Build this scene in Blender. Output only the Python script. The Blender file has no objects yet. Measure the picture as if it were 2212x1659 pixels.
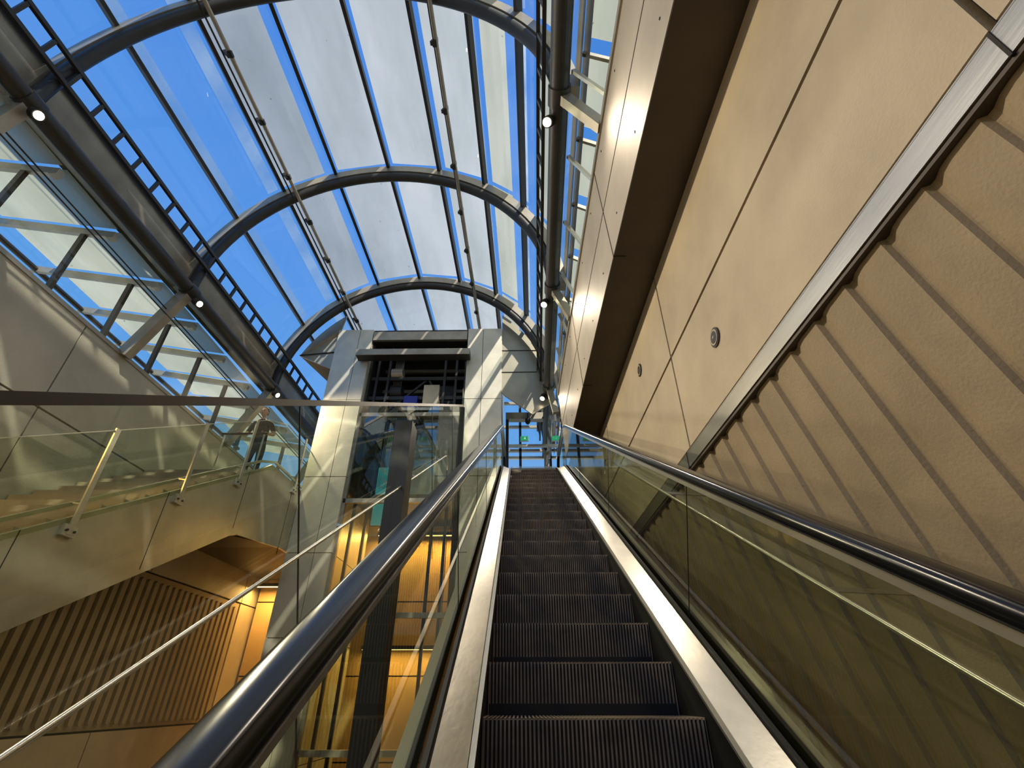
import bpy, bmesh, math, random
from mathutils import Vector, Matrix
random.seed(4)
sc = bpy.context.scene
try:
    sc.view_settings.view_transform = 'Standard'
    sc.view_settings.look = 'None'
except Exception as e:
    print(e)

# ---------------------------------------------------------------- materials
def new_mat(name):
    m = bpy.data.materials.new(name); m.use_nodes = True
    nt = m.node_tree; nt.nodes.clear()
    out = nt.nodes.new('ShaderNodeOutputMaterial')
    return m, nt, out

def pmat(name, col, rough=.5, metal=0., nscale=3., namt=.15, bump=0., bscale=40., stretch=(1,1,1), emis=None, estr=0., col2=None, spec=.5):
    m, nt, out = new_mat(name)
    b = nt.nodes.new('ShaderNodeBsdfPrincipled')
    tc = nt.nodes.new('ShaderNodeTexCoord'); mp = nt.nodes.new('ShaderNodeMapping')
    mp.inputs['Scale'].default_value = stretch
    nt.links.new(tc.outputs['Object'], mp.inputs['Vector'])
    n = nt.nodes.new('ShaderNodeTexNoise'); n.inputs['Scale'].default_value = nscale; n.inputs['Detail'].default_value = 6; n.inputs['Roughness'].default_value = .6
    nt.links.new(mp.outputs[0], n.inputs['Vector'])
    r = nt.nodes.new('ShaderNodeValToRGB')
    c2 = col2 if col2 else tuple(min(1, c*(1+namt)) for c in col)
    c1 = tuple(c*(1-namt) for c in col)
    r.color_ramp.elements[0].position = .3; r.color_ramp.elements[0].color = (*c1, 1)
    r.color_ramp.elements[1].position = .7; r.color_ramp.elements[1].color = (*c2, 1)
    nt.links.new(n.outputs['Fac'], r.inputs[0]); nt.links.new(r.outputs[0], b.inputs['Base Color'])
    b.inputs['Roughness'].default_value = rough; b.inputs['Metallic'].default_value = metal
    b.inputs['Specular IOR Level'].default_value = spec
    if bump > 0:
        n2 = nt.nodes.new('ShaderNodeTexNoise'); n2.inputs['Scale'].default_value = bscale; n2.inputs['Detail'].default_value = 4
        nt.links.new(mp.outputs[0], n2.inputs['Vector'])
        bp = nt.nodes.new('ShaderNodeBump'); bp.inputs['Strength'].default_value = bump; bp.inputs['Distance'].default_value = .01
        nt.links.new(n2.outputs['Fac'], bp.inputs['Height']); nt.links.new(bp.outputs[0], b.inputs['Normal'])
    if emis:
        b.inputs['Emission Color'].default_value = (*emis, 1); b.inputs['Emission Strength'].default_value = estr
    nt.links.new(b.outputs[0], out.inputs[0])
    return m

def glass_mat(name, tint=(.86,.93,.88), base=.05, gain=.75, haze=0., hazecol=(.7,.75,.7), rough=.01):
    m, nt, out = new_mat(name)
    tr = nt.nodes.new('ShaderNodeBsdfTransparent'); tr.inputs[0].default_value = (*tint, 1)
    gl = nt.nodes.new('ShaderNodeBsdfGlossy'); gl.inputs['Roughness'].default_value = rough; gl.inputs['Color'].default_value = (.95,.97,.92,1)
    lw = nt.nodes.new('ShaderNodeLayerWeight'); lw.inputs[0].default_value = .5
    p = nt.nodes.new('ShaderNodeMath'); p.operation = 'POWER'; p.inputs[1].default_value = 4
    nt.links.new(lw.outputs['Facing'], p.inputs[0])
    ma = nt.nodes.new('ShaderNodeMath'); ma.operation = 'MULTIPLY_ADD'; ma.inputs[1].default_value = gain; ma.inputs[2].default_value = base
    nt.links.new(p.outputs[0], ma.inputs[0])
    mx = nt.nodes.new('ShaderNodeMixShader'); nt.links.new(ma.outputs[0], mx.inputs[0]); nt.links.new(tr.outputs[0], mx.inputs[1]); nt.links.new(gl.outputs[0], mx.inputs[2])
    last = mx
    if haze > 0:
        tl = nt.nodes.new('ShaderNodeBsdfTranslucent'); tl.inputs[0].default_value = (*hazecol, 1)
        tc = nt.nodes.new('ShaderNodeTexCoord'); n = nt.nodes.new('ShaderNodeTexNoise'); n.inputs['Scale'].default_value = 1.3; n.inputs['Detail'].default_value = 5
        nt.links.new(tc.outputs['Object'], n.inputs['Vector'])
        mr = nt.nodes.new('ShaderNodeMapRange'); mr.inputs['From Min'].default_value = .35; mr.inputs['From Max'].default_value = .7
        mr.inputs['To Min'].default_value = haze*.4; mr.inputs['To Max'].default_value = haze*1.5
        nt.links.new(n.outputs['Fac'], mr.inputs[0])
        m2 = nt.nodes.new('ShaderNodeMixShader'); nt.links.new(mr.outputs[0], m2.inputs[0]); nt.links.new(mx.outputs[0], m2.inputs[1]); nt.links.new(tl.outputs[0], m2.inputs[2])
        last = m2
    nt.links.new(last.outputs[0], out.inputs[0])
    return m

def frost_mat(name, col=(.8,.82,.77), dark=(.55,.58,.52), clear=.15, clearcol=(.6,.7,.75)):
    m, nt, out = new_mat(name)
    tc = nt.nodes.new('ShaderNodeTexCoord'); mp = nt.nodes.new('ShaderNodeMapping'); mp.inputs['Scale'].default_value = (1.0, .3, 1.0)
    nt.links.new(tc.outputs['Object'], mp.inputs['Vector'])
    n = nt.nodes.new('ShaderNodeTexNoise'); n.inputs['Scale'].default_value = 1.2; n.inputs['Detail'].default_value = 6; n.inputs['Roughness'].default_value = .55
    nt.links.new(mp.outputs[0], n.inputs['Vector'])
    r = nt.nodes.new('ShaderNodeValToRGB'); r.color_ramp.elements[0].position = .25; r.color_ramp.elements[0].color = (*dark, 1)
    r.color_ramp.elements[1].position = .65; r.color_ramp.elements[1].color = (*col, 1)
    nt.links.new(n.outputs['Fac'], r.inputs[0])
    n2 = nt.nodes.new('ShaderNodeTexNoise'); n2.inputs['Scale'].default_value = 7; n2.inputs['Detail'].default_value = 1
    nt.links.new(tc.outputs['Object'], n2.inputs['Vector'])
    r2 = nt.nodes.new('ShaderNodeValToRGB'); r2.color_ramp.elements[0].position = .17; r2.color_ramp.elements[0].color = (.3,.32,.3,1)
    r2.color_ramp.elements[1].position = .22; r2.color_ramp.elements[1].color = (1,1,1,1)
    nt.links.new(n2.outputs['Fac'], r2.inputs[0])
    mm = nt.nodes.new('ShaderNodeMixRGB'); mm.blend_type = 'MULTIPLY'; mm.inputs[0].default_value = 1
    nt.links.new(r.outputs[0], mm.inputs[1]); nt.links.new(r2.outputs[0], mm.inputs[2])
    tl = nt.nodes.new('ShaderNodeBsdfTranslucent'); df = nt.nodes.new('ShaderNodeBsdfDiffuse')
    nt.links.new(mm.outputs[0], tl.inputs[0]); nt.links.new(mm.outputs[0], df.inputs[0])
    mx = nt.nodes.new('ShaderNodeMixShader'); mx.inputs[0].default_value = .4
    nt.links.new(tl.outputs[0], mx.inputs[1]); nt.links.new(df.outputs[0], mx.inputs[2])
    tr = nt.nodes.new('ShaderNodeBsdfTransparent'); tr.inputs[0].default_value = (*clearcol, 1)
    m2 = nt.nodes.new('ShaderNodeMixShader'); m2.inputs[0].default_value = clear
    nt.links.new(mx.outputs[0], m2.inputs[1]); nt.links.new(tr.outputs[0], m2.inputs[2])
    nt.links.new(m2.outputs[0], out.inputs[0])
    return m

def emis_mat(name, col, s):
    m, nt, out = new_mat(name)
    e = nt.nodes.new('ShaderNodeEmission'); e.inputs[0].default_value = (*col, 1); e.inputs[1].default_value = s
    nt.links.new(e.outputs[0], out.inputs[0]); return m

M_TAN   = pmat('concrete_tan', (.47,.375,.245), .62, 0, 1.1, .16, .25, 60)
M_RIB   = pmat('ribbed_concrete', (.35,.27,.165), .7, 0, 2.0, .15, .3, 60)
M_JOINT = pmat('joint_dark', (.02,.016,.012), .8)
M_LWALL = pmat('concrete_pale', (.42,.385,.29), .65, 0, 1.0, .15, .3, 50)
M_GOLDLIT  = pmat('concrete_goldlit', (.55,.36,.16), .6, 0, 1.0, .15, .2, 50)  # concrete with golden light put into its base colour
M_STEEL = pmat('stainless_panel', (.62,.58,.47), .40, .30, 2.5, .12, .1, 8)
M_FASC  = pmat('stainless_fascia', (.42,.385,.29), .36, .5, 1.5, .15, .12, 4)
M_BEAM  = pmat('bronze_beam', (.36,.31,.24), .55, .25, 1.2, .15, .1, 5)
M_BEAMU = pmat('soffit_shade_dark_bronze', (.075,.055,.038), .5, .2, 1.2, .2, .1, 5)  # bronze darkened to hold shade on undersides; also the dark canopy posts
M_BRONZ = pmat('bronze_plate', (.36,.32,.25), .38, .5, 2, .2, .1, 6)
M_DARK  = pmat('dark_steel', (.022,.020,.018), .45, .0, 4, .2)
M_BLACK = pmat('black', (.008,.008,.008), .5)
M_ALU   = pmat('aluminium', (.62,.58,.50), .28, .8, 8, .08, .05, 60, (1,.2,1))
M_DECK  = pmat('deck_steel', (.42,.40,.35), .30, .85, 6, .15, .05, 50, (1,.1,1))
M_RUB   = pmat('handrail_rubber', (.005,.005,.006), .20, 0, 3, .1, spec=.32)
M_STEP  = pmat('step_ridge', (.25,.185,.13), .45, .0, 9, .35)
M_STEPB = pmat('step_body', (.010,.008,.007), .6, .0, 9, .3)
M_GLASS = glass_mat('glass_clear', (.93,.96,.92), .035, .6)
M_GBAL  = glass_mat('glass_balustrade', (.66,.70,.57), .045, .5)
M_GSTR  = glass_mat('glass_stair', (.80,.84,.70), .045, .4)
M_GPART = glass_mat('glass_partition', (.86,.89,.80), .05, .35)
M_ROOFG = glass_mat('glass_roof', (.95,.97,.98), .03, .30, .05, (.6,.65,.65))
M_HAZE  = glass_mat('glass_roof_stained', (.82,.9,.9), .04, .35, .35, (.62,.68,.62))
M_FROST = frost_mat('frosted_panel', (.62,.63,.59), (.43,.45,.41), .06)
M_FROSTG= frost_mat('frosted_panel_green', (.58,.57,.45), (.38,.39,.30), .06, (.7,.75,.6))
M_FLOOR = pmat('floor_stone', (.30,.25,.18), .35, 0, 2, .2)
M_LED   = emis_mat('lamp_led', (1,.86,.66), 22)
M_WARM  = emis_mat('fill_warm', (1,.7,.3), 6)  # glowing face of the added warm fill lamps
M_CYAN  = pmat('cyan_panel', (.03,.45,.6), .3, emis=(.03,.5,.65), estr=.35)
M_BLUE  = pmat('blue_box', (.01,.02,.25), .4)
M_BEIGE = pmat('control_box', (.35,.32,.24), .5)
M_GREEN = emis_mat('sign_green', (.03,.45,.2), .7)
M_WHITE = pmat('white', (.8,.8,.78), .5)
M_BARK  = pmat('bark', (.42,.36,.30), .8)
M_LEAF  = pmat('leaf', (.06,.10,.04), .7)

# ---------------------------------------------------------------- builder
class B:
    def __init__(s, name):
        s.name = name; s.v = []; s.f = []; s.m = []; s.sm = []; s.mats = []
    def mi(s, mat):
        if mat not in s.mats: s.mats.append(mat)
        return s.mats.index(mat)
    def add(s, vs, fs, mat, smooth=False):
        o = len(s.v); s.v += [tuple(v) for v in vs]; k = s.mi(mat)
        for f in fs:
            s.f.append(tuple(i+o for i in f)); s.m.append(k); s.sm.append(smooth)
    def hexa(s, p, mat):
        s.add(p, [(0,3,2,1),(4,5,6,7),(0,1,5,4),(1,2,6,5),(2,3,7,6),(3,0,4,7)], mat)
    def box(s, x0,x1,y0,y1,z0,z1, mat):
        s.hexa([(x0,y0,z0),(x1,y0,z0),(x1,y1,z0),(x0,y1,z0),(x0,y0,z1),(x1,y0,z1),(x1,y1,z1),(x0,y1,z1)], mat)
    def quad(s, p, mat): s.add(p, [tuple(range(len(p)))], mat)
    def prismY(s, poly, y0, y1, mat, sh=0.):
        n = len(poly)
        vs = [(x+sh*y0, y0, z) for x,z in poly]+[(x+sh*y1, y1, z) for x,z in poly]
        fs = [tuple(range(n))[::-1], tuple(range(n,2*n))]+[(i,(i+1)%n,n+(i+1)%n,n+i) for i in range(n)]
        s.add(vs, fs, mat)
    def prismX(s, poly, x0, x1, mat):
        n = len(poly)
        vs = [(x0,y,z) for y,z in poly]+[(x1,y,z) for y,z in poly]
        fs = [tuple(range(n)), tuple(range(n,2*n))[::-1]]+[(i,n+i,n+(i+1)%n,(i+1)%n) for i in range(n)]
        s.add(vs, fs, mat)
    def tube(s, path, r, mat, seg=12, caps=True):
        path = [Vector(p) for p in path]; n = len(path); vs = []
        up = None
        for i,p in enumerate(path):
            t = (path[min(i+1,n-1)]-path[max(i-1,0)]).normalized()
            if up is None:
                up = Vector((0,0,1)) if abs(t.z) < .9 else Vector((1,0,0))
            a = (up - t*up.dot(t)).normalized(); b = t.cross(a); up = a
            rr = r[i] if isinstance(r,(list,tuple)) else r
            for k in range(seg):
                an = 2*math.pi*k/seg
                vs.append(p + a*math.cos(an)*rr + b*math.sin(an)*rr)
        fs = [(i*seg+k, i*seg+(k+1)%seg, (i+1)*seg+(k+1)%seg, (i+1)*seg+k) for i in range(n-1) for k in range(seg)]
        s.add(vs, fs, mat, True)
        if caps:
            s.add(vs[:seg], [tuple(range(seg))[::-1]], mat); s.add(vs[-seg:], [tuple(range(seg))], mat)
    def bar(s, p0, p1, w, h, mat, up=(0,0,1)):
        p0 = Vector(p0); p1 = Vector(p1); t = (p1-p0).normalized(); u = Vector(up)
        if abs(t.dot(u)) > .98: u = Vector((0,1,0))
        a = t.cross(u).normalized(); b = a.cross(t).normalized()
        q = []
        for p in (p0,p1):
            q += [p-a*w/2-b*h/2, p+a*w/2-b*h/2, p+a*w/2+b*h/2, p-a*w/2+b*h/2]
        s.hexa(q, mat)
    def sweep(s, prof, path, mat, smooth=False, closed=True):
        N = len(path); vs = []
        for i,(y,z) in enumerate(path):
            def d(a,b):
                v = Vector((b[0]-a[0], b[1]-a[1])); return v.normalized()
            t0 = d(path[i-1], path[i]) if i > 0 else d(path[0], path[1])
            t1 = d(path[i], path[i+1]) if i < N-1 else t0
            n0 = Vector((-t0.y,t0.x)); n1 = Vector((-t1.y,t1.x)); nn = (n0+n1).normalized(); k = 1/max(.3,nn.dot(n0))
            for (x,n) in prof:
                vs.append((x, y+nn.x*n*k, z+nn.y*n*k))
        m = len(prof); rng = range(m) if closed else range(m-1)
        fs = [(i*m+k, i*m+(k+1)%m, (i+1)*m+(k+1)%m, (i+1)*m+k) for i in range(N-1) for k in rng]
        s.add(vs, fs, mat, smooth)
        if closed:
            s.add(vs[:m], [tuple(range(m))], mat); s.add(vs[-m:], [tuple(range(m))[::-1]], mat)
    def done(s, parent=None, recalc=True):
        me = bpy.data.meshes.new(s.name); me.from_pydata(s.v, [], s.f)
        for m in s.mats: me.materials.append(m)
        for p,k,sm in zip(me.polygons, s.m, s.sm): p.material_index = k; p.use_smooth = sm
        if recalc:
            bm = bmesh.new(); bm.from_mesh(me); bmesh.ops.recalc_face_normals(bm, faces=bm.faces); bm.to_mesh(me); bm.free()
        o = bpy.data.objects.new(s.name, me); sc.collection.objects.link(o)
        if parent: o.parent = parent
        return o
def empty(name):
    e = bpy.data.objects.new(name, None); sc.collection.objects.link(e); return e

# ---------------------------------------------------------------- escalator
FL = -2.75; LZ = 4.15
def inc(y): return .57735*y-1.536
def rnd(path, cut, n=6):
    out = [path[0]]
    for i in range(1, len(path)-1):
        p = Vector(path[i]); a = Vector(path[i-1]); b = Vector(path[i+1])
        pa = p+(a-p).normalized()*cut; pb = p+(b-p).normalized()*cut
        for k in range(n+1):
            t = k/n; out.append(tuple(pa*(1-t)**2+p*2*t*(1-t)+pb*t*t))
    out.append(path[-1]); return out
yb = (FL+1.536)/.57735; yt = (LZ+1.536)/.57735
base = rnd([(yb-1.6,FL),(yb,FL),(yt,LZ),(yt+1.3,LZ)], .45)

esc = empty('escalator')
st = B('steps')
XL, XR = -.165, .785
pitch = .0178
for k in range(-13, 19):
    y = 2.544+.4*k; z = -.067+.231*k
    if z < FL-.05: continue
    st.box(XL, XR, y+.012, y+.42, z-.26, z-.008, M_STEPB)
    nr = int((XR-XL)/pitch)
    for j in range(nr):
        x0 = XL+.004+j*pitch
        vs = []
        for zz,yy in ((-.245,.02),(-.12,.004),(-.03,-.002),(-.006,.0)):
            vs += [(x0,y+yy,z+zz),(x0+.008,y+yy,z+zz),(x0+.008,y+.03,z+zz),(x0,y+.03,z+zz)]
        fs = []
        for i in range(3):
            a = i*4; fs += [(a,a+1,a+5,a+4),(a+1,a+2,a+6,a+5),(a+3,a,a+4,a+7)]
        fs += [(12,13,14,15)]
        st.add(vs, fs, M_STEP)
        st.box(x0, x0+.008, y, y+.40, z-.012, z, M_STEP)
    st.box(XL, XL+.004, y+.005, y+.41, z-.25, z+.002, M_STEP)
    st.box(XR-.004, XR, y+.005, y+.41, z-.25, z+.002, M_STEP)
o = st.done(esc, recalc=False)

bal = B('balustrade')
for sgn, xs in ((-1, XL), (1, XR)):
    def X(d): return xs+sgn*d
    def P(l): return [(X(a),n) for a,n in l]
    bal.sweep(P([(.004,-.30),(.004,.06),(.014,.06),(.014,-.30)]), base, M_BLACK)
    bal.sweep(P([(.0,.055),(.0,.068),(.022,.068),(.022,.055)]), base, M_ALU)
    bal.sweep(P([(.022,.045),(.028,.050),(.150,.095),(.158,.088),(.158,.03),(.03,.0)]), base, M_DECK)
    bal.sweep(P([(.158,.03),(.158,.115),(.176,.115),(.176,.03)]), base, M_BLACK)
    bal.sweep(P([(.21,.03),(.21,.115),(.228,.115),(.228,.03)]), base, M_BLACK)
    bal.sweep(P([(.23,.03),(.23,.09),(.285,.085),(.29,.03)]), base, M_FASC)
    bal.sweep(P([(.275,.03),(.29,.03),(.29,-.75),(.275,-.75)]), base, M_FASC)
    g = rnd([(yb-1.7,FL),(yb,FL),(yt,LZ),(yt+1.3,LZ)], .6, 8)
    xc = X(.195)
    w,h,nc = .045,.032,.922
    prof = []
    for a in range(16):
        an = 2*math.pi*a/16; c,s_ = math.cos(an), math.sin(an)
        prof.append((xc+w*math.copysign(abs(c)**.6,c), nc+h*math.copysign(abs(s_)**.75,s_)))
    bal.sweep(prof, g, M_RUB, True)
    bal.sweep([(xc-.022,.865),(xc+.022,.865),(xc+.022,.893),(xc-.022,.893)], g, M_ALU)
    for (ye,ze,dr) in ((g[-1][0],LZ,1),(g[0][0],FL,-1)):
        pts = []
        R = .40
        for k in range(13):
            a = math.pi/2 - math.pi*k/12
            pts.append((xc, ye+dr*R*math.cos(a), ze+.922-R+R*math.sin(a)))
        bal.tube(pts, .036, M_RUB, 12)
bal.done(esc)
gl = B('balustrade_glass')
for sgn, xs in ((-1, XL), (1, XR)):
    xc = xs+sgn*.195
    gl.sweep([(xc,.06),(xc,.875)], base, M_GBAL, closed=False)
gl.done(esc, recalc=False)
gj = B('glass_joints')
for sgn, xs in ((-1, XL), (1, XR)):
    xc = xs+sgn*.195
    for yy in (-1.2,1.0,3.2,5.4,7.6):
        z = inc(yy); nx, nz = -.5,.866
        a = (xc, yy+nx*.11, z+nz*.11); b = (xc, yy+nx*.87, z+nz*.87)
        gj.bar(a, b, .003, .005, M_DARK, (1,0,0))
gj.done(esc)
lp = B('comb_plate')
lp.box(XL, XR, yt-.02, yt+.45, LZ-.05, LZ+.004, M_ALU)
for j in range(50):
    x0 = XL+.006+j*.019
    lp.box(x0, x0+.008, yt-.12, yt-.02, LZ-.03, LZ+.0, M_ALU)
lp.done(esc)

# ---------------------------------------------------------------- outer glass partition on the void side
part = B('glass_partition')
PX = -1.2
pl = [(-2.0,inc(-2.0)),(yt-.1,inc(yt-.1))]
part.sweep([(PX,-.75),(PX,1.345)], pl, M_GPART, closed=False)
part.sweep([(PX-.035,1.342),(PX+.035,1.342),(PX+.035,1.375),(PX-.035,1.375)], pl, M_DARK)
part.quad([(PX,yt-.8,LZ-.3),(PX,10.5,LZ-.3),(PX,10.5,LZ+1.55),(PX,yt-.8,LZ+1.55)], M_GPART)
for yy in (1.2,3.0,6.6,8.4):
    a = (PX, yy+.375, inc(yy)-.65); 
    b_ = (PX, yy-.67, inc(yy)+1.16)
    part.bar(a, b_, .005, .008, M_DARK, (1,0,0))
part.box(PX-.09, PX+.09, 4.55, 4.80, FL, inc(4.68)+1.30, M_DARK)
part.box(PX-.05, PX+.05, 9.15, 9.27, FL, inc(9.2)+1.5, M_DARK)
part.done()
pr = B('partition_handrail')
def railpath(x, n, y0, y1, hook):
    pts = []
    for i in range(12):
        y = y0+(y1-y0)*i/11; pts.append((x, y-.5*n, inc(y)+.866*n))
    if hook:
        e = Vector(pts[-1])
        for a,b in ((.12,.05),(.22,.04),(.28,-.03),(.28,-.12)): pts.append((x, e.y+a, e.z+b))
    return pts
pr.tube(railpath(PX+.05, .56, -1.9, 7.4, True), .010, M_ALU, 8)
for yy in (-.5,1.5,3.5,5.5,7): 
    pr.bar((PX, yy-.28, inc(yy)+.485),(PX+.05, yy-.28, inc(yy)+.475), .015,.015,M_ALU)
pr.done()

# ---------------------------------------------------------------- right wall
SH = -.02
wr = B('wall_right')
wr.prismY([(1.765,1.80),(1.98,1.80),(1.98,5.75),(1.765,5.75)], -4.5, 14.4, M_JOINT, SH)
ys = [-4.5,-2.62,.81,4.26,7.7,11.15,14.4]
for a,b in zip(ys[:-1], ys[1:]):
    for z0,z1 in ((1.82,1.955),(2.005,3.02),(3.055,4.3),(4.3,5.7)):
        wr.prismY([(1.70,z0),(1.765,z0),(1.765,z1),(1.70,z1)], a+.017, b-.017, M_TAN, SH)
def bx(z): return 1.70+.25*(1.75-z)
wr.prismY([(bx(1.82)+.030,1.82),(bx(1.82)+.3,1.82),(bx(FL)+.3,FL),(bx(FL)+.030,FL)], -4.5, 14.4, M_RIB, SH)
y = -4.4
while y < 12:
    zt, zb_ = 1.84, FL
    p = .285
    secs = [(0,.0),(.15,.003),(.20,.010),(.245,.028),(.272,.028),(.285,.0)]
    for (u0,d0),(u1,d1) in zip(secs[:-1],secs[1:]):
        q = []
        for z in (zb_, zt):
            q += [(bx(z)+d0+SH*(y+u0), y+u0, z),(bx(z)+d1+SH*(y+u1), y+u1+.0001, z),(bx(z)+.08+SH*(y+u1), y+u1+.0001, z),(bx(z)+.08+SH*(y+u0), y+u0, z)]
        wr.hexa(q, M_RIB)
    y += p
wr.done()
rr = B('wall_rail')
rr.prismY([(1.665,1.775),(1.76,1.775),(1.76,1.80),(1.70,1.82),(1.70,1.90),(1.665,1.90)], -4.5, 11, M_BEAMU, SH)  # rail underside coloured dark for its shade
rr.prismY([(1.655,1.80),(1.665,1.80),(1.665,1.935),(1.655,1.935)], -4.5, 11, M_DECK, SH)
rr.prismY([(1.655,1.93),(1.70,1.93),(1.70,1.94),(1.655,1.94)], -4.5, 11, M_DECK, SH)
for yy in (.81,4.26,7.7): rr.box(1.650+SH*yy,1.68+SH*yy, yy-.006, yy+.006, 1.79, 1.945, M_JOINT)
rr.done()
BE = 9.4
bm_ = B('ceiling_beam')
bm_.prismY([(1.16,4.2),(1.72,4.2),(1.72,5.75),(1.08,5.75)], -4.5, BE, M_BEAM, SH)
bm_.prismY([(1.165,4.19),(1.70,4.19),(1.70,4.2),(1.165,4.2)], -4.5, BE, M_BEAMU, SH)  # underside strip with the beam's shade in its colour
for yy in (-1.5,1.2,3.9,6.6):
    bm_.hexa([(1.155+SH*yy,yy,4.185),(1.3+SH*yy,yy,4.185),(1.3+SH*yy,yy+.012,4.185),(1.155+SH*yy,yy+.012,4.185),
              (1.075+SH*yy,yy,5.75),(1.2+SH*yy,yy,5.75),(1.2+SH*yy,yy+.012,5.75),(1.075+SH*yy,yy+.012,5.75)], M_JOINT)
bm_.prismY([(1.118,4.95),(1.13,4.95),(1.13,4.965),(1.117,4.965)], -4.5, BE, M_JOINT, SH)
bm_.prismY([(1.06,5.70),(1.2,5.70),(1.2,5.80),(1.06,5.80)], -4.5, BE, M_BRONZ, SH)
for i in range(11):
    yy = -1+i*.9
    for z in (4.42,5.55):
        xx = 1.16-(z-4.2)*.0516+SH*yy
        bm_.tube([(xx+.01,yy,z),(xx-.006,yy,z)], .012, M_DARK, 8)
bm_.done()
def wall_lamp(y, z, r=.085):
    b = B('wall_downlight'); x = 1.70+SH*y
    b.tube([(x+.02,y,z),(x-.012,y,z)], r, M_DARK, 28)
    b.tube([(x+.01,y,z),(x-.018,y,z)], r*.8, M_BEAM, 28)
    b.tube([(x+.01,y,z),(x-.021,y,z)], r*.62, M_DARK, 28)
    b.tube([(x+.01,y,z),(x-.024,y,z)], r*.15, M_ALU, 12)
    b.done()
wall_lamp(3.25,2.52); wall_lamp(5.35,3.62)
rh = B('wall_handrail')
rh.tube(railpath(1.28, .56, -1.9, 6.9, True), .012, M_ALU, 8)
for yy in (.5,2.5,4.5,6.3):
    rh.bar((1.28, yy-.28, inc(yy)+.48),(bx(min(1.7,inc(yy)))+.02, yy-.28, inc(yy)+.44), .018,.018,M_ALU)
rh.done()

# ---------------------------------------------------------------- roof vault
ZT = 6.5; CX = -2.77; RA = 3.42; RSK = 3.70
def rx(x, y): return x+.028*(y-6.8)
def rp(phi, r, y):
    a = math.radians(phi); return (rx(CX+r*math.cos(a), y), y, ZT+r*math.sin(a))
AY = [-3.65,-.17,3.32,6.81,10.29,13.74]
ar = B('roof_arches')
for ya in AY:
    ar.tube([rp(p, RA, ya) for p in range(0,181,4)], .098, M_DARK, 12)
    N = 45
    for k in range(N):
        p0, p1 = 180*k/N, 180*(k+1)/N
        q = []
        for p in (p0,p1):
            q += [rp(p, RA+.08, ya-.10), rp(p, RSK-.02, ya-.10), rp(p, RSK-.02, ya+.10), rp(p, RA+.08, ya+.10)]
        ar.hexa(q, M_BRONZ)
    ar.bar((rx(-6.2,ya),ya,6.5),(-6.82,ya,5.0), .20,.16, M_BRONZ, (0,1,0))
    ar.bar((rx(.65,ya),ya,6.5),(1.1+SH*ya,ya,5.75), .14,.12, M_BRONZ, (0,1,0))
ar.done()
lt = B('roof_edge_tubes')
for x in (CX-RA, CX+RA):
    lt.tube([(rx(x,-4.5),-4.5,ZT),(rx(x,14.4),14.4,ZT)], .125, M_DARK, 18)
    for ya in AY: lt.tube([(rx(x,ya-.12),ya-.12,ZT),(rx(x,ya+.12),ya+.12,ZT)], .145, M_DARK, 18)
for p0,p1 in ((167.5,180),(0,7)):
    for rr_ in (-.02,.07):
        lt.quad([rp(p0,RSK+rr_,-4.5),rp(p1,RSK+rr_,-4.5),rp(p1,RSK+rr_,14.4),rp(p0,RSK+rr_,14.4)], M_BRONZ)
lt.done()
ld = B('maintenance_ladder_rails')
for pa,pb in ((171,165.5),(8,14)):
    for p in (pa,pb):
        ld.bar(rp(p,3.27,-4.4), rp(p,3.27,14.2), .05,.065, M_DARK)
    y = -4.2
    while y < 14:
        ld.bar(rp(pa,3.27,y), rp(pb,3.27,y), .045,.05, M_DARK, (0,1,0)); y += .42
ld.done()
mu = B('roof_mullions')
PH = [19,37.5,55.5,73.5,92,110.5,129,147.5]
for p in PH+[166.5]:
    mu.bar(rp(p,RSK-.03,-4.4), rp(p,RSK-.03,14.2), .065,.12, M_DARK, (math.cos(math.radians(p)),0,math.sin(math.radians(p))))
mu.done()
pp = B('lighting_conduit')
for p in (62.5,126.5):
    pp.tube([rp(p,RA-.16,-4.4),rp(p,RA-.16,14)], .036, M_BRONZ, 10)
    pp.tube([rp(p+1.6,RA-.10,-4.4),rp(p+1.6,RA-.10,14)], .016, M_DARK, 8)
    y = -3
    while y < 13:
        pp.bar(rp(p+.8,RA-.06,y), rp(p+.8,RA-.24,y), .05,.07, M_DARK, (0,1,0))
        c_ = rp(p,RA-.21,y)
        pp.box(c_[0]-.035, c_[0]+.035, y-.05, y+.05, c_[2]-.025, c_[2]+.025, M_DARK)
        y += 1.15
pp.done()
rg = B('roof_glazing')
edges = [7]+PH+[167.5]
for i in range(len(edges)-1):
    p0,p1 = edges[i],edges[i+1]
    rg.quad([rp(p0,RSK+.03,-4.4),rp(p1,RSK+.03,-4.4),rp(p1,RSK+.03,14.2),rp(p0,RSK+.03,14.2)], M_ROOFG)
rg.done(recalc=False)
wp = B('roof_shade_panels')
for (p0,p1,mt) in ((56.5,72.5,M_FROST),(74.5,91,M_FROST),(93,109.5,M_FROST),(114,128,M_FROST),(46,54.5,M_FROSTG),(130,133.5,M_HAZE),(143,146.5,M_HAZE),(20,33,M_FROSTG),(38.5,41,M_HAZE)):
    for a,b in zip(AY[:-1],AY[1:]):
        a2,b2 = a+.05,b-.05
        wp.quad([rp(p0,RSK+.16,a2),rp(p1,RSK+.16,a2),rp(p1,RSK+.16,b2),rp(p0,RSK+.16,b2)], mt)
wp.done(recalc=False)

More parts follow.
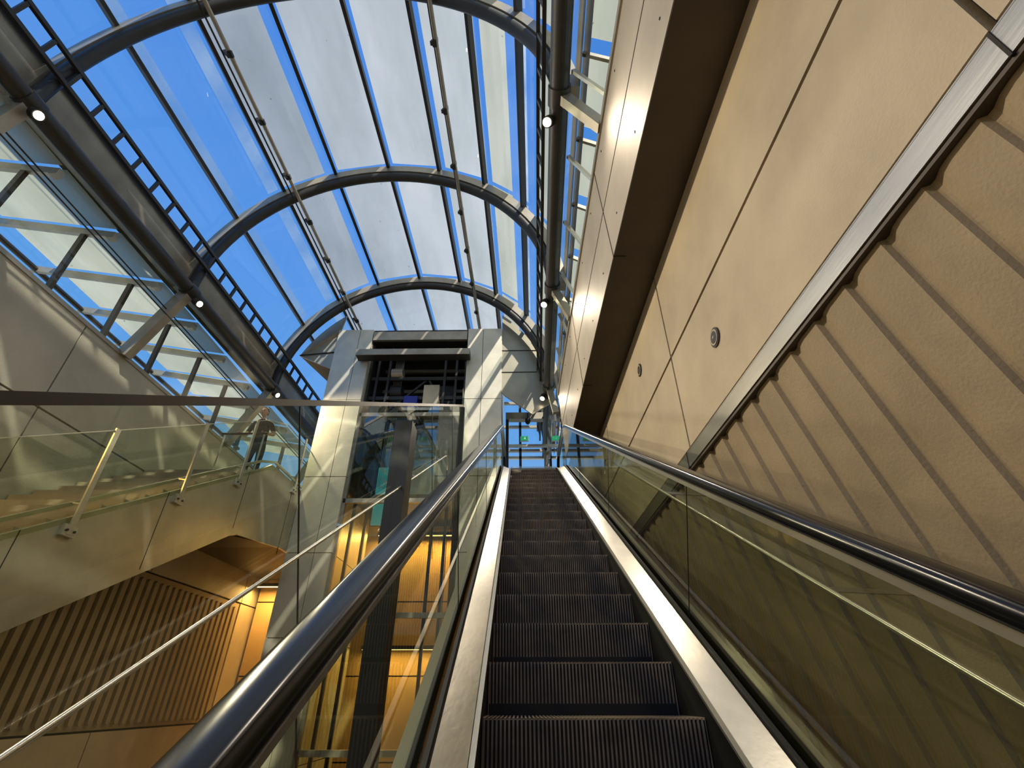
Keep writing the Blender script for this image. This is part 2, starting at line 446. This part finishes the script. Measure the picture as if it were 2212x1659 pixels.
# side glazing + outside canopies
sg = B('side_glazing')
sg.quad([(rx(-6.24,-4.4),-4.4,6.42),(rx(-6.24,14.2),14.2,6.42),(-6.85,14.2,5.07),(-6.85,-4.4,5.07)], M_GLASS)
sg.quad([(rx(.72,-4.4),-4.4,6.42),(rx(.72,14.2),14.2,6.42),(1.1+SH*14.2,14.2,5.81),(1.1-SH*4.4,-4.4,5.81)], M_GLASS)
for dx in (.02,.06): 
    sg.tube([(-6.42+dx,-4.4,6.05-dx*3),(-6.42+dx,14.2,6.05-dx*3)], .012, M_DARK, 6)
sg.done(recalc=False)
cn = B('side_canopy')
y = -2.6
while y < 13.5:
    cn.bar((-6.9,y,5.06),(-6.9,y,6.30), .08,.06, M_BEAMU)
    cn.bar((-8.9,y,6.66),(-6.40,y,6.20), .07,.12, M_BRONZ, (0,0,1))
    cn.box(-6.47,-6.36,y-.05,y+.05,6.12,6.24, M_BRONZ)
    cn.quad([(-8.45,y+.03,6.68),(-6.36,y+.03,6.31),(-6.36,y+1.08,6.31),(-8.45,y+1.08,6.68)], M_FROSTG)
    xs_ = SH*y
    cn.bar((rx(.80,y),y,6.42),(1.14+xs_,y,5.82), .05,.04, M_ALU, (0,1,0))
    cn.quad([(rx(1.0,y),y+.06,6.9),(1.9,y+.06,6.35),(1.9,y+.95,6.35),(rx(1.0,y),y+.95,6.9)], M_FROSTG)
    cn.bar((rx(.95,y),y,6.85),(2.0,y,6.2), .04,.07, M_BRONZ, (0,0,1))
    y += 1.12
cn.tube([(-8.8,-4.4,6.62),(-8.8,14,6.62)], .05, M_DARK, 8)
cn.tube([(1.95,-4.4,6.2),(1.95,14,6.2)], .05, M_DARK, 8)
cn.done(recalc=False)

# ---------------------------------------------------------------- left wall
wl = B('wall_left')
LX = -6.85
wl.box(LX-.3, LX-.05, -4.5, 14.5, FL, 5.0, M_JOINT)
yl = [-4.5,-1.0,2.5,6.0,9.5,13.0,14.5]
for a,b in zip(yl[:-1],yl[1:]):
    for z0,z1 in ((FL,-1.2),(-1.17,-.45),(2.0,3.5),(3.53,5.0)):
        wl.box(LX-.06, LX, a+.012, b-.012, z0, z1, M_LWALL if z0 > 1 else M_TAN)
wl.box(LX-.06, LX, 13.0, 14.5, -.42, 1.97, M_TAN)
wl.box(LX-.06, LX-.03, -4.5, 13.0, -.42, 1.97, M_RIB)
y = -4.3
while y < 12.75:
    n = 6
    prof = []
    for k in range(n+1):
        a = math.pi*k/n; prof.append((y+.055-.055*math.cos(a), 1.82+.055*math.sin(a)))
    for k in range(n+1):
        a = math.pi*k/n; prof.append((y+.055+.055*math.cos(a), -.3-.055*math.sin(a)))
    wl.prismX(prof[::-1], LX-.04, LX+.035, M_RIB)
    y += .20
wl.box(LX-.34, LX+.02, -4.5, 14.5, 4.99, 5.06, M_BRONZ)
wl.done()

# ---------------------------------------------------------------- stair + landing on the left
stc = B('staircase')
SX = -4.93
def ft(y): return 1.60+.585*(y-5.3)+.10
yl_ = 9.1; zl_ = 3.98; zf = 3.53
ybot = (FL-ft(0))/.585
fpoly = [(ybot, FL),(yl_-.35, ft(yl_-.35)),(yl_, zl_-.03),(yl_+.4,zl_),(13.6,zl_),(13.6,2.62),(10.3,2.62),(8.6,2.42),(8.35,2.33),(ybot+1.6,FL)]
stc.prismX(fpoly[::-1], SX-.05, SX, M_FASC)
for yy in (1.2,3.0,4.8,6.6,8.4,10.2):
    zt = min(ft(yy), zl_); zb2 = .61+.54*(yy-5.16) if yy < 8.4 else 2.45
    stc.box(SX-.01, SX+.003, yy, yy+.01, zb2+.03, zt, M_JOINT)
stc.add([(SX-.05,ybot+1.6,FL),(LX+.1,ybot+1.6,FL),(LX+.1,8.35,2.36),(SX-.05,8.35,2.36),(LX+.1,10.3,2.64),(SX-.05,10.3,2.64),(LX+.1,13.6,2.64),(SX-.05,13.6,2.64)],
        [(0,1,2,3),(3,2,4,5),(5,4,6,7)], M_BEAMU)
n = 36; ya_ = ybot+.3; yz_ = 8.62
for i in range(n):
    y0 = ya_+(yz_-ya_)*i/n; y1 = ya_+(yz_-ya_)*(i+1)/n; z1 = FL+(zf-FL)*(i+1)/n
    stc.box(LX+.02, SX-.05, y0, y1+.02, z1-.2, z1, M_FLOOR)
stc.box(LX+.02, SX-.05, yz_, 13.6, zf-.2, zf, M_FLOOR)
stc.done()
sb = B('stair_balustrade')
gp = [(ybot+.3, ft(ybot+.3)),(yl_-.2, ft(yl_-.2)),(yl_+.3,zl_+.02),(13.5,zl_+.02)]
sb.sweep([(SX+.03,-.05),(SX+.03,.92)], gp, M_GSTR, closed=False)
sb.sweep([(SX+.02,.915),(SX+.04,.915),(SX+.04,.925),(SX+.02,.925)], gp, M_ALU)
sb.sweep([(SX-.12,.10),(SX-.08,.10),(SX-.08,.145),(SX-.12,.145)], gp, M_ALU)
for yy in (-.2,1.6,3.5,5.3,6.8,8.1,10.2,12):
    zb3 = min(ft(yy), zl_)-.20
    sb.box(SX+.035, SX+.055, yy-.035, yy+.035, zb3, zb3+1.28, M_ALU)
    sb.box(SX+.0, SX+.05, yy-.09, yy+.09, zb3-.02, zb3+.10, M_ALU)
    for dy in (-.05,.05): sb.tube([(SX+.05,yy+dy,zb3+.04),(SX+.066,yy+dy,zb3+.04)], .014, M_DARK, 8)
    sb.bar((SX+.04,yy,zb3+.34),(SX-.10,yy,zb3+.36),.02,.02,M_ALU)
sb.done()
lb = B('landing_guardrail')
lb.quad([(-5.95,8.84,zf),(-5.08,8.84,zf),(-5.08,8.84,zf+.95),(-5.95,8.84,zf+.95)], M_GLASS)
lb.tube([(-5.98,8.84,zf+.985),(-5.06,8.84,zf+.985)], .022, M_DARK, 12)
for x in (-5.92,-5.12): lb.bar((x,8.84,zf),(x,8.84,zf+.97),.03,.012,M_ALU)
lb.done(recalc=False)

# ---------------------------------------------------------------- floor, ends
fl = B('floor'); fl.box(-7.2,3.2,-5,14.6,FL-.2,FL-.001,M_FLOOR); fl.done()
wf = B('fill_wall'); wf.box(-7.2,3.2,-5.2,-5.0,FL-.2,2.6,M_TAN); wf.done()  # unseen wall added behind the camera for neutral fill
wb = B('wall_back')
wb.box(-6.8,1.75,13.75,13.95,FL,3.8,M_JOINT)
for i,(a,b) in enumerate(zip([-6.8,-5.2,-3.6,-2.0,-.4,1.5],[-5.2,-3.6,-2.0,-.4,1.5,1.75])):
    for z0,z1 in ((FL,-1.2),(-1.17,.45),(.48,2.1),(2.13,3.8)):
        wb.box(a+.012,b-.012,13.68,13.76,z0,z1,M_GOLDLIT)
wb.done()
ls = B('upper_landing')
ls.box(-.40,1.40,yt+.46,15.5,LZ-.3,LZ,M_FLOOR)
ls.box(-4.85,-.40,13.0,15.5,LZ-.3,LZ,M_FLOOR)
ls.box(-.40,1.40,yt+.455,yt+.46,LZ-.45,LZ,M_DARK)
ls.done()

gf = B('window_end')
YE = 14.45
for x in (-.9,.05,1.0): gf.box(x-.04,x+.04,YE-.05,YE+.05,LZ,8.8,M_DARK)
for x in (-2.2,-3.5,-4.8,-6.0): gf.box(x-.03,x+.03,YE-.05,YE+.05,LZ,8.5,M_DARK)
for z in (LZ+.05,LZ+1.15,LZ+2.3,LZ+2.55,LZ+3.4,LZ+4.3): gf.box(-6.6,1.3,YE-.05,YE+.05,z-.04,z+.04,M_ALU if z<LZ+2.4 else M_BRONZ)
gf.quad([(-6.6,YE,LZ),(1.3,YE,LZ),(1.3,YE,9.2),(-6.6,YE,9.2)],M_GLASS)
gf.done(recalc=False)
ep = B('entrance_portal')
ep.box(-.35,-.27,11.9,12.0,LZ,LZ+2.3,M_DARK); ep.box(1.15,1.25,11.9,12.0,LZ,LZ+2.3,M_DARK)
ep.box(-.35,1.25,11.85,12.05,LZ+2.3,LZ+2.5,M_BRONZ)
ep.box(-.27,1.15,11.9,12.0,LZ+1.5,LZ+1.56,M_ALU)
ep.done()
for x in (.15,.98):
    b = B('exit_sign'); b.box(x-.10,x+.10,11.80,11.84,LZ+1.64,LZ+1.75,M_GREEN)
    b.box(x-.11,x+.11,11.84,11.90,LZ+1.63,LZ+1.76,M_ALU)
    f = 11.797
    b.add([(x-.01,f,LZ+1.66),(x,f,LZ+1.66),(x+.02,f,LZ+1.70),(x+.01,f,LZ+1.71)],[(0,1,2,3)],M_WHITE)
    b.add([(x+.02,f,LZ+1.655),(x+.035,f,LZ+1.66),(x+.02,f,LZ+1.70),(x+.01,f,LZ+1.69)],[(0,1,2,3)],M_WHITE)
    b.box(x+.012,x+.027,f-.001,f+.001,LZ+1.715,LZ+1.73,M_WHITE)
    b.box(x-.08,x-.03,f-.001,f+.001,LZ+1.69,LZ+1.70,M_WHITE)
    b.done()
cam_ = B('security_camera')
cam_.tube([(.25,11.8,LZ+2.45),(.25,11.8,LZ+2.25)],.02,M_DARK,10)
cam_.tube([(.25,11.8,LZ+2.26),(.25,11.8,LZ+2.20),(.25,11.8,LZ+2.14),(.25,11.8,LZ+2.10)],[.07,.075,.06,.02],M_BLACK,16)
cam_.done()

# tree outside
tr_ = B('gum_tree')
def branch(p, d, L, r, depth):
    pts = [p]; q = p.copy(); dd = d.copy()
    for i in range(3):
        dd = (dd+Vector((random.uniform(-.2,.2),random.uniform(-.2,.2),random.uniform(-.05,.2)))).normalized(); q = q+dd*L/3; pts.append(q.copy())
    tr_.tube(pts, [r,r*.88,r*.76,r*.62], M_BARK, 6)
    if depth == 0:
        for _ in range(14):
            c_ = q+Vector([random.uniform(-.25,.25) for _ in range(3)]); a = Vector([random.uniform(-1,1) for _ in range(3)]).normalized(); b2 = a.orthogonal()
            tr_.quad([c_-a*.09, c_+b2*.02, c_+a*.09, c_-b2*.02], M_LEAF)
        return
    for _ in range(3 if depth > 1 else 2):
        nd = (dd+Vector((random.uniform(-.8,.8),random.uniform(-.8,.8),random.uniform(-.1,.6)))).normalized()
        branch(q, nd, L*.60, r*.6, depth-1)
branch(Vector((-13.6,8.6,FL)), Vector((.02,0,1)), 5.4, .2, 5)
tr_.done(recalc=False)

# ---------------------------------------------------------------- elevator tower
TY = 10.6; TD = 12.9; TT = 8.6
et = empty('elevator_tower')
tw = B('tower_pillars')
zs = [FL,-1.0,1.0,2.6,4.3,6.35,TT]
for xa,xb in ((-4.93,-3.96),(-1.36,-.43)):
    tw.box(xa+.03,xb-.03,TY+.03,TD-.03,FL,TT-.02,M_JOINT)
    for z0,z1 in zip(zs[:-1],zs[1:]):
        xm = xa+(xb-xa)*(.62 if xa < -3 else .45)
        for a,b in ((xa,xm),(xm,xb)):
            tw.box(a+.006,b-.006,TY,TY+.06,z0+.008,z1-.008,M_STEEL)
        tw.box(xa,xa+.05,TY+.06,TD,z0+.008,z1-.008,M_STEEL)
        tw.box(xb-.05,xb,TY+.06,TD,z0+.008,z1-.008,M_STEEL)
tw.box(-3.96,-1.36,TY+.05,TD,8.2,TT,M_DARK)
tw.box(-3.94,-1.38,TY-.02,TY+.05,8.22,8.5,M_BRONZ)
tw.box(-4.2,-1.25,TY-.32,TY-.05,7.5,7.68,M_DARK)
tw.box(-4.2,-1.25,TY-.34,TY-.32,7.5,7.68,M_BRONZ)
tw.bar((-4.1,TY-.2,7.6),(-4.1,TY+.1,7.6),.1,.1,M_DARK); tw.bar((-1.35,TY-.2,7.6),(-1.35,TY+.1,7.6),.1,.1,M_DARK)
tw.done(et)
mc = B('hoist_machinery')
mc.box(-3.9,-1.4,TD-.15,TD-.05,4.0,8.2,M_BLACK)
mc.box(-3.96,-3.90,TY+.2,TD,4.0,8.2,M_DARK); mc.box(-1.42,-1.36,TY+.2,TD,4.0,8.2,M_DARK)
for x in (-3.75,-3.45,-1.65,-1.95): mc.box(x-.03,x+.03,TY+.3,TY+.37,FL,8.2,M_DARK)
for z in (5.9,6.6,7.2,7.9):
    mc.box(-3.9,-1.4,TY+.35,TY+.42,z-.05,z+.05,M_DARK)
    mc.box(-3.9,-1.4,TY+1.4,TY+1.5,z+.2,z+.3,M_BRONZ)
for x in (-3.4,-3.2,-1.9,-1.75):
    mc.box(x-.06,x+.06,TY+.1,TY+.3,7.95,7.98,M_ALU); mc.box(x-.01,x+.01,TY+.1,TY+.3,7.8,7.98,M_ALU); mc.box(x-.06,x+.06,TY+.1,TY+.3,7.79,7.82,M_ALU)
for i in range(7):
    x = -3.35+.035*i; mc.tube([(x,TY+.5,4.2),(x,TY+.5,7.9)], .008, M_ALU, 6)
mc.tube([(-3.4,TY+.45,7.4),(-3.1,TY+.45,7.4)], .16, M_BRONZ, 20)
mc.tube([(-3.4,TY+.6,6.9),(-3.1,TY+.6,6.9)], .2, M_DARK, 20)
mc.box(-2.95,-2.6,TY+.25,TY+.5,6.25,6.6,M_BLUE)
mc.box(-2.45,-2.05,TY+.2,TY+.5,6.3,6.9,M_BEIGE)
mc.box(-2.3,-1.75,TY+.9,TY+1.2,6.7,7.3,M_DARK)
mc.box(-2.95,-1.9,TY+.2,TY+1.2,6.15,6.23,M_ALU)
mc.bar((-3.6,TY+.4,6.0),(-2.4,TY+.4,7.2),.05,.05,M_DARK,(0,1,0))
mc.bar((-1.7,TY+.4,6.0),(-2.4,TY+.4,7.2),.05,.05,M_DARK,(0,1,0))
mc.done(et)
sf = B('shaft_glazing')
sf.quad([(-3.96,TY+.1,FL),(-1.36,TY+.1,FL),(-1.36,TY+.1,6.0),(-3.96,TY+.1,6.0)], M_GBAL)
for z in (-.8,1.4,3.75,5.95): sf.box(-3.96,-1.36,TY+.05,TY+.15,z-.05,z+.05,M_BRONZ)
for x in (-3.92,-2.66,-1.40): sf.box(x-.03,x+.03,TY+.05,TY+.15,FL,6.0,M_BRONZ)
sf.box(-3.40,-3.12,TY+.55,TY+.6,3.35,4.75,M_CYAN)
sf.box(-3.10,-1.8,TY+.8,TY+.85,4.15,5.6,M_DECK)
sf.box(-3.6,-1.5,TY+.5,TD-.2,3.95,4.05,M_DARK)
sf.done(et)
wg = B('tower_wing_panels')
def arcpts(a0,a1,r,n=10): return [(rx(CX,TY)+r*math.cos(math.radians(a0+(a1-a0)*i/n)), ZT+r*math.sin(math.radians(a0+(a1-a0)*i/n))) for i in range(n+1)]
a = arcpts(129,158,RA+.05)
wg.prismY([(-4.93,8.6)]+a+[(-4.93,7.35)], TY+.1, TY+.14, M_FASC)
wg.bar((-4.93,TY+.08,7.9),(a[-1][0],TY+.08,a[-1][1]),.02,.02,M_JOINT)
wg.quad([(-4.93,TY,8.55),(a[-1][0],TY+.08,a[-1][1]),(-4.93,TD-.6,7.3)], M_BEAM)
a = arcpts(50,-4,RA+.05)
wg.prismY([(-.43,8.6)]+a+[(.35,5.95),(-.35,6.5),(-.43,6.6)], TY+.1, TY+.14, M_FASC)
for z in (7.2,7.9): wg.box(-.43,.5,TY+.085,TY+.1,z,z+.015,M_JOINT)
wg.done(et)

# ---------------------------------------------------------------- lamps
def aim(o, loc, tgt):
    o.location = loc; d = Vector(tgt)-Vector(loc); o.rotation_euler = d.to_track_quat('-Z','Y').to_euler()
def spot(loc, tgt, e, col=(1,.86,.66), size=.06, ang=120, side=1):
    emp = empty('spotlight')
    b = B('lamp_head'); d = (Vector(tgt)-Vector(loc)).normalized(); L = Vector(loc)
    b.tube([L-d*.16, L-d*.13, L-d*.02, L], [.035,.06,.065,.07], M_DARK, 18, True)
    for k in range(3): b.tube([L-d*(.13-k*.03), L-d*(.125-k*.03)], .075, M_DARK, 18)
    b.tube([L+d*.0005, L+d*.006], .055, M_LED, 18)
    b.bar(L-d*.08, (L.x+.16*side, L.y, ZT), .03,.03, M_DARK)
    b.done(emp)
    l = bpy.data.lights.new('beam','SPOT'); l.energy = e; l.color = col; l.spot_size = math.radians(ang); l.spot_blend = .6; l.shadow_soft_size = size
    o = bpy.data.objects.new('beam', l); sc.collection.objects.link(o); o.parent = emp; aim(o, L+d*.03, tgt)
for ya in (3.55,7.05,10.5):
    spot((rx(CX+RA,ya)-.16, ya, ZT-.22), (-1.5, ya-2.2, 1), 160, side=1)
for ya in (-.1,3.35,6.9,10.2):
    spot((rx(CX-RA,ya)+.22, ya, ZT-.25), (1.6, ya-.6, 1.2), 720, col=(1,.86,.62), side=-1, ang=110, size=.1)
def fill_lamp(loc, size, e, col=(1,.58,.18), rot=(0,0,0), along='x'):  # added warm fill lamp, housing made up to carry the area light
    b = B('fill_lamp_body'); x,y,z = loc
    if along == 'x':
        b.box(x-size/2,x+size/2,y-.06,y+.06,z,z+.08,M_DARK); b.box(x-size/2+.02,x+size/2-.02,y-.045,y+.045,z-.006,z,M_WARM)
    else:
        b.box(x-.06,x+.06,y-size/2,y+size/2,z,z+.08,M_DARK); b.box(x-.045,x+.045,y-size/2+.02,y+size/2-.02,z-.006,z,M_WARM)
    o_ = b.done()
    l = bpy.data.lights.new('fill_glow','AREA'); l.shape = 'RECTANGLE'; l.size = size if along == 'x' else .1; l.size_y = .1 if along == 'x' else size; l.energy = e; l.color = col
    o = bpy.data.objects.new('fill_glow', l); sc.collection.objects.link(o); o.parent = o_; o.location = (x,y,z-.02); o.rotation_euler = rot
fill_lamp((-2.7,13.3,3.70), 2.2, 130)  # added to warm the back wall behind the shaft
fill_lamp((-2.7,13.3,1.0), 2.2, 60)  # second added fill, lower on the back wall
fill_lamp((-6.3,13.2,2.4), .9, 45)  # added to warm the far end of the left wall
fill_lamp((-6.72,3.7,3.6), 1.6, 60, along='y')  # added out of frame to wash the left wall above the stair

# ---------------------------------------------------------------- person
def person(px, py, pz):
    root = empty('man_at_railing')
    M_SKIN = pmat('skin', (.50,.30,.20), .5); M_SHIRT = pmat('tshirt_black', (.012,.012,.015), .8); M_TR = pmat('trousers', (.03,.035,.06), .8); M_HAIR = pmat('hair', (.012,.009,.007), .6); M_EYE = pmat('eye', (.02,.015,.01), .2)
    J = {}
    def j(n,x,y,z,r): J[n] = ((x,y,z), r)
    j('pel',0,.02,.93,.135); j('wst',0,0,1.08,.125); j('chs',0,-.03,1.28,.15); j('sh',0,-.03,1.40,.10); j('nk',0,-.05,1.48,.055); j('nk2',0,-.07,1.54,.052)
    for s,t in ((1,'r'),(-1,'l')):
        j('hip'+t,.095*s,.02,.88,.095); j('kn'+t,.11*s,.0,.49,.062); j('an'+t,.12*s,.03,.09,.042); j('to'+t,.13*s,-.13,.035,.035)
        j('sho'+t,.185*s,-.03,1.385,.062); j('el'+t,.30*s,-.02,1.13,.043); j('wr'+t,.27*s,-.26,1.045,.028); j('hd'+t,.265*s,-.32,1.035,.03)
    E = [('pel','wst'),('wst','chs'),('chs','sh'),('sh','nk'),('nk','nk2')]
    for t in 'rl': E += [('pel','hip'+t),('hip'+t,'kn'+t),('kn'+t,'an'+t),('an'+t,'to'+t),('sh','sho'+t),('sho'+t,'el'+t),('el'+t,'wr'+t),('wr'+t,'hd'+t)]
    names = list(J)
    def skin(nm, verts, rad, edges, rootv=0, sub=2):
        me = bpy.data.meshes.new(nm); me.from_pydata(verts, edges, [])
        o = bpy.data.objects.new(nm, me); sc.collection.objects.link(o)
        md = o.modifiers.new('s','SKIN'); md.use_smooth_shade = True
        for i,r in enumerate(rad): me.skin_vertices[0].data[i].radius = (r,r) if not isinstance(r,tuple) else r
        me.skin_vertices[0].data[rootv].use_root = True
        s2 = o.modifiers.new('u','SUBSURF'); s2.levels = sub; s2.render_levels = sub
        dg = bpy.context.evaluated_depsgraph_get(); ev = o.evaluated_get(dg); m2 = bpy.data.meshes.new_from_object(ev)
        o.modifiers.clear(); o.data = m2; o.parent = root
        for p in m2.polygons: p.use_smooth = True
        return o
    rads = []
    for n_ in names:
        r = J[n_][1]
        rads.append((r*1.25,r*.85) if n_ in ('pel','wst','chs') else r)
    body = skin('body', [J[n_][0] for n_ in names], rads, [(names.index(a),names.index(b)) for a,b in E])
    me = body.data; me.materials.clear()
    for m in (M_SKIN,M_SHIRT,M_TR,M_BLACK): me.materials.append(m)
    for p in me.polygons:
        c = p.center
        if c.z < .09: k = 3
        elif c.z < .97 and abs(c.x) < .24: k = 2
        elif c.z > 1.47: k = 0
        elif abs(c.x) > .2 and (c.z < 1.2 or c.y < -.15): k = 0
        else: k = 1
        p.material_index = k
    for s in (1,-1):
        vs = []; rd = []; ed = []
        for i in range(4):
            bx_ = (.265+(i-1.5)*.02)*s; L = (.9,1.05,1.0,.8)[i]
            ch = [(bx_,-.325,1.045),(bx_,-.325-.045*L,1.052),(bx_,-.325-.075*L,1.03),(bx_,-.325-.07*L,1.003)]
            b0 = len(vs); vs += ch; rd += [.0095,.009,.0085,.0075]; ed += [(b0,b0+1),(b0+1,b0+2),(b0+2,b0+3)]
        fo = skin('fingers', vs, rd, ed, 0, 1); fo.data.materials.clear(); fo.data.materials.append(M_SKIN)
        tv = [(.265*s-.02*s,-.29,1.035),(.225*s,-.33,1.025),(.222*s,-.36,1.005)]
        to = skin('thumb', tv, [.012,.010,.008], [(0,1),(1,2)], 0, 1); to.data.materials.clear(); to.data.materials.append(M_SKIN)
    h = B('head')
    def ell(c, r, mat, f=None, n=20, m=14):
        vs = []; 
        for i in range(m+1):
            th = math.pi*i/m
            for k in range(n):
                ph = 2*math.pi*k/n
                v = [math.sin(th)*math.cos(ph), math.sin(th)*math.sin(ph), math.cos(th)]
                if f: v = f(v)
                vs.append((c[0]+v[0]*r[0], c[1]+v[1]*r[1], c[2]+v[2]*r[2]))
        fs = [(i*n+k,i*n+(k+1)%n,(i+1)*n+(k+1)%n,(i+1)*n+k) for i in range(m) for k in range(n)]
        h.add(vs, fs, mat, True)
    C = (0,-.09,1.63)
    def hf(v):
        if v[2] < 0: k = 1+.35*v[2]; return [v[0]*k, v[1]*(1+.15*v[2]), v[2]]
        return v
    ell(C, (.076,.092,.115), M_SKIN, hf)
    def hair(v):
        if v[1] < -.25 and v[2] < .55: return [v[0]*.9,v[1]*.85,v[2]*.9]
        return v
    ell((0,-.078,1.655), (.081,.092,.105), M_HAIR, hair)
    ell((0,-.187,1.622), (.012,.018,.022), M_SKIN)
    for s in (1,-1):
        ell((.029*s,-.172,1.638), (.011,.008,.007), M_EYE); ell((.078*s,-.09,1.625), (.009,.018,.028), M_SKIN)
        ell((.029*s,-.174,1.653), (.016,.006,.004), M_HAIR)
    ell((0,-.172,1.580), (.022,.008,.006), pmat('lips',(.35,.14,.11),.5))
    h.done(root)
    root.location = (px,py,pz)
person(-5.42, 9.215, zf)

# ---------------------------------------------------------------- world, sun, camera
w = bpy.data.worlds.new('sky'); sc.world = w; w.use_nodes = True; nt = w.node_tree; nt.nodes.clear()
out = nt.nodes.new('ShaderNodeOutputWorld'); bg = nt.nodes.new('ShaderNodeBackground')
tc = nt.nodes.new('ShaderNodeTexCoord'); sp = nt.nodes.new('ShaderNodeSeparateXYZ'); cr = nt.nodes.new('ShaderNodeValToRGB')
nt.links.new(tc.outputs['Generated'], sp.inputs[0]); nt.links.new(sp.outputs['Z'], cr.inputs[0])
e = cr.color_ramp.elements; e[0].position = 0; e[0].color = (.55,.63,.72,1); e[1].position = 1; e[1].color = (.055,.23,.76,1)
m_ = e.new(.12); m_.color = (.40,.60,.90,1); m_ = e.new(.45); m_.color = (.13,.38,.88,1)
nt.links.new(cr.outputs[0], bg.inputs[0]); bg.inputs[1].default_value = 1.0; nt.links.new(bg.outputs[0], out.inputs[0])
l = bpy.data.lights.new('sun','SUN'); l.energy = 6.3; l.angle = math.radians(.8); l.color = (1,.93,.80)
o = bpy.data.objects.new('sun', l); sc.collection.objects.link(o); o.rotation_euler = Vector((-.35,.6,-.72)).to_track_quat('-Z','Y').to_euler(); o.location = (5,-8,15)
c = bpy.data.cameras.new('camera'); c.sensor_width = 36; c.lens = 17.33; c.clip_start = .02; c.clip_end = 200
co = bpy.data.objects.new('camera', c); sc.collection.objects.link(co); co.location = (0,0,0)
co.rotation_euler = (math.radians(90+32.6), 0, .015); sc.camera = co
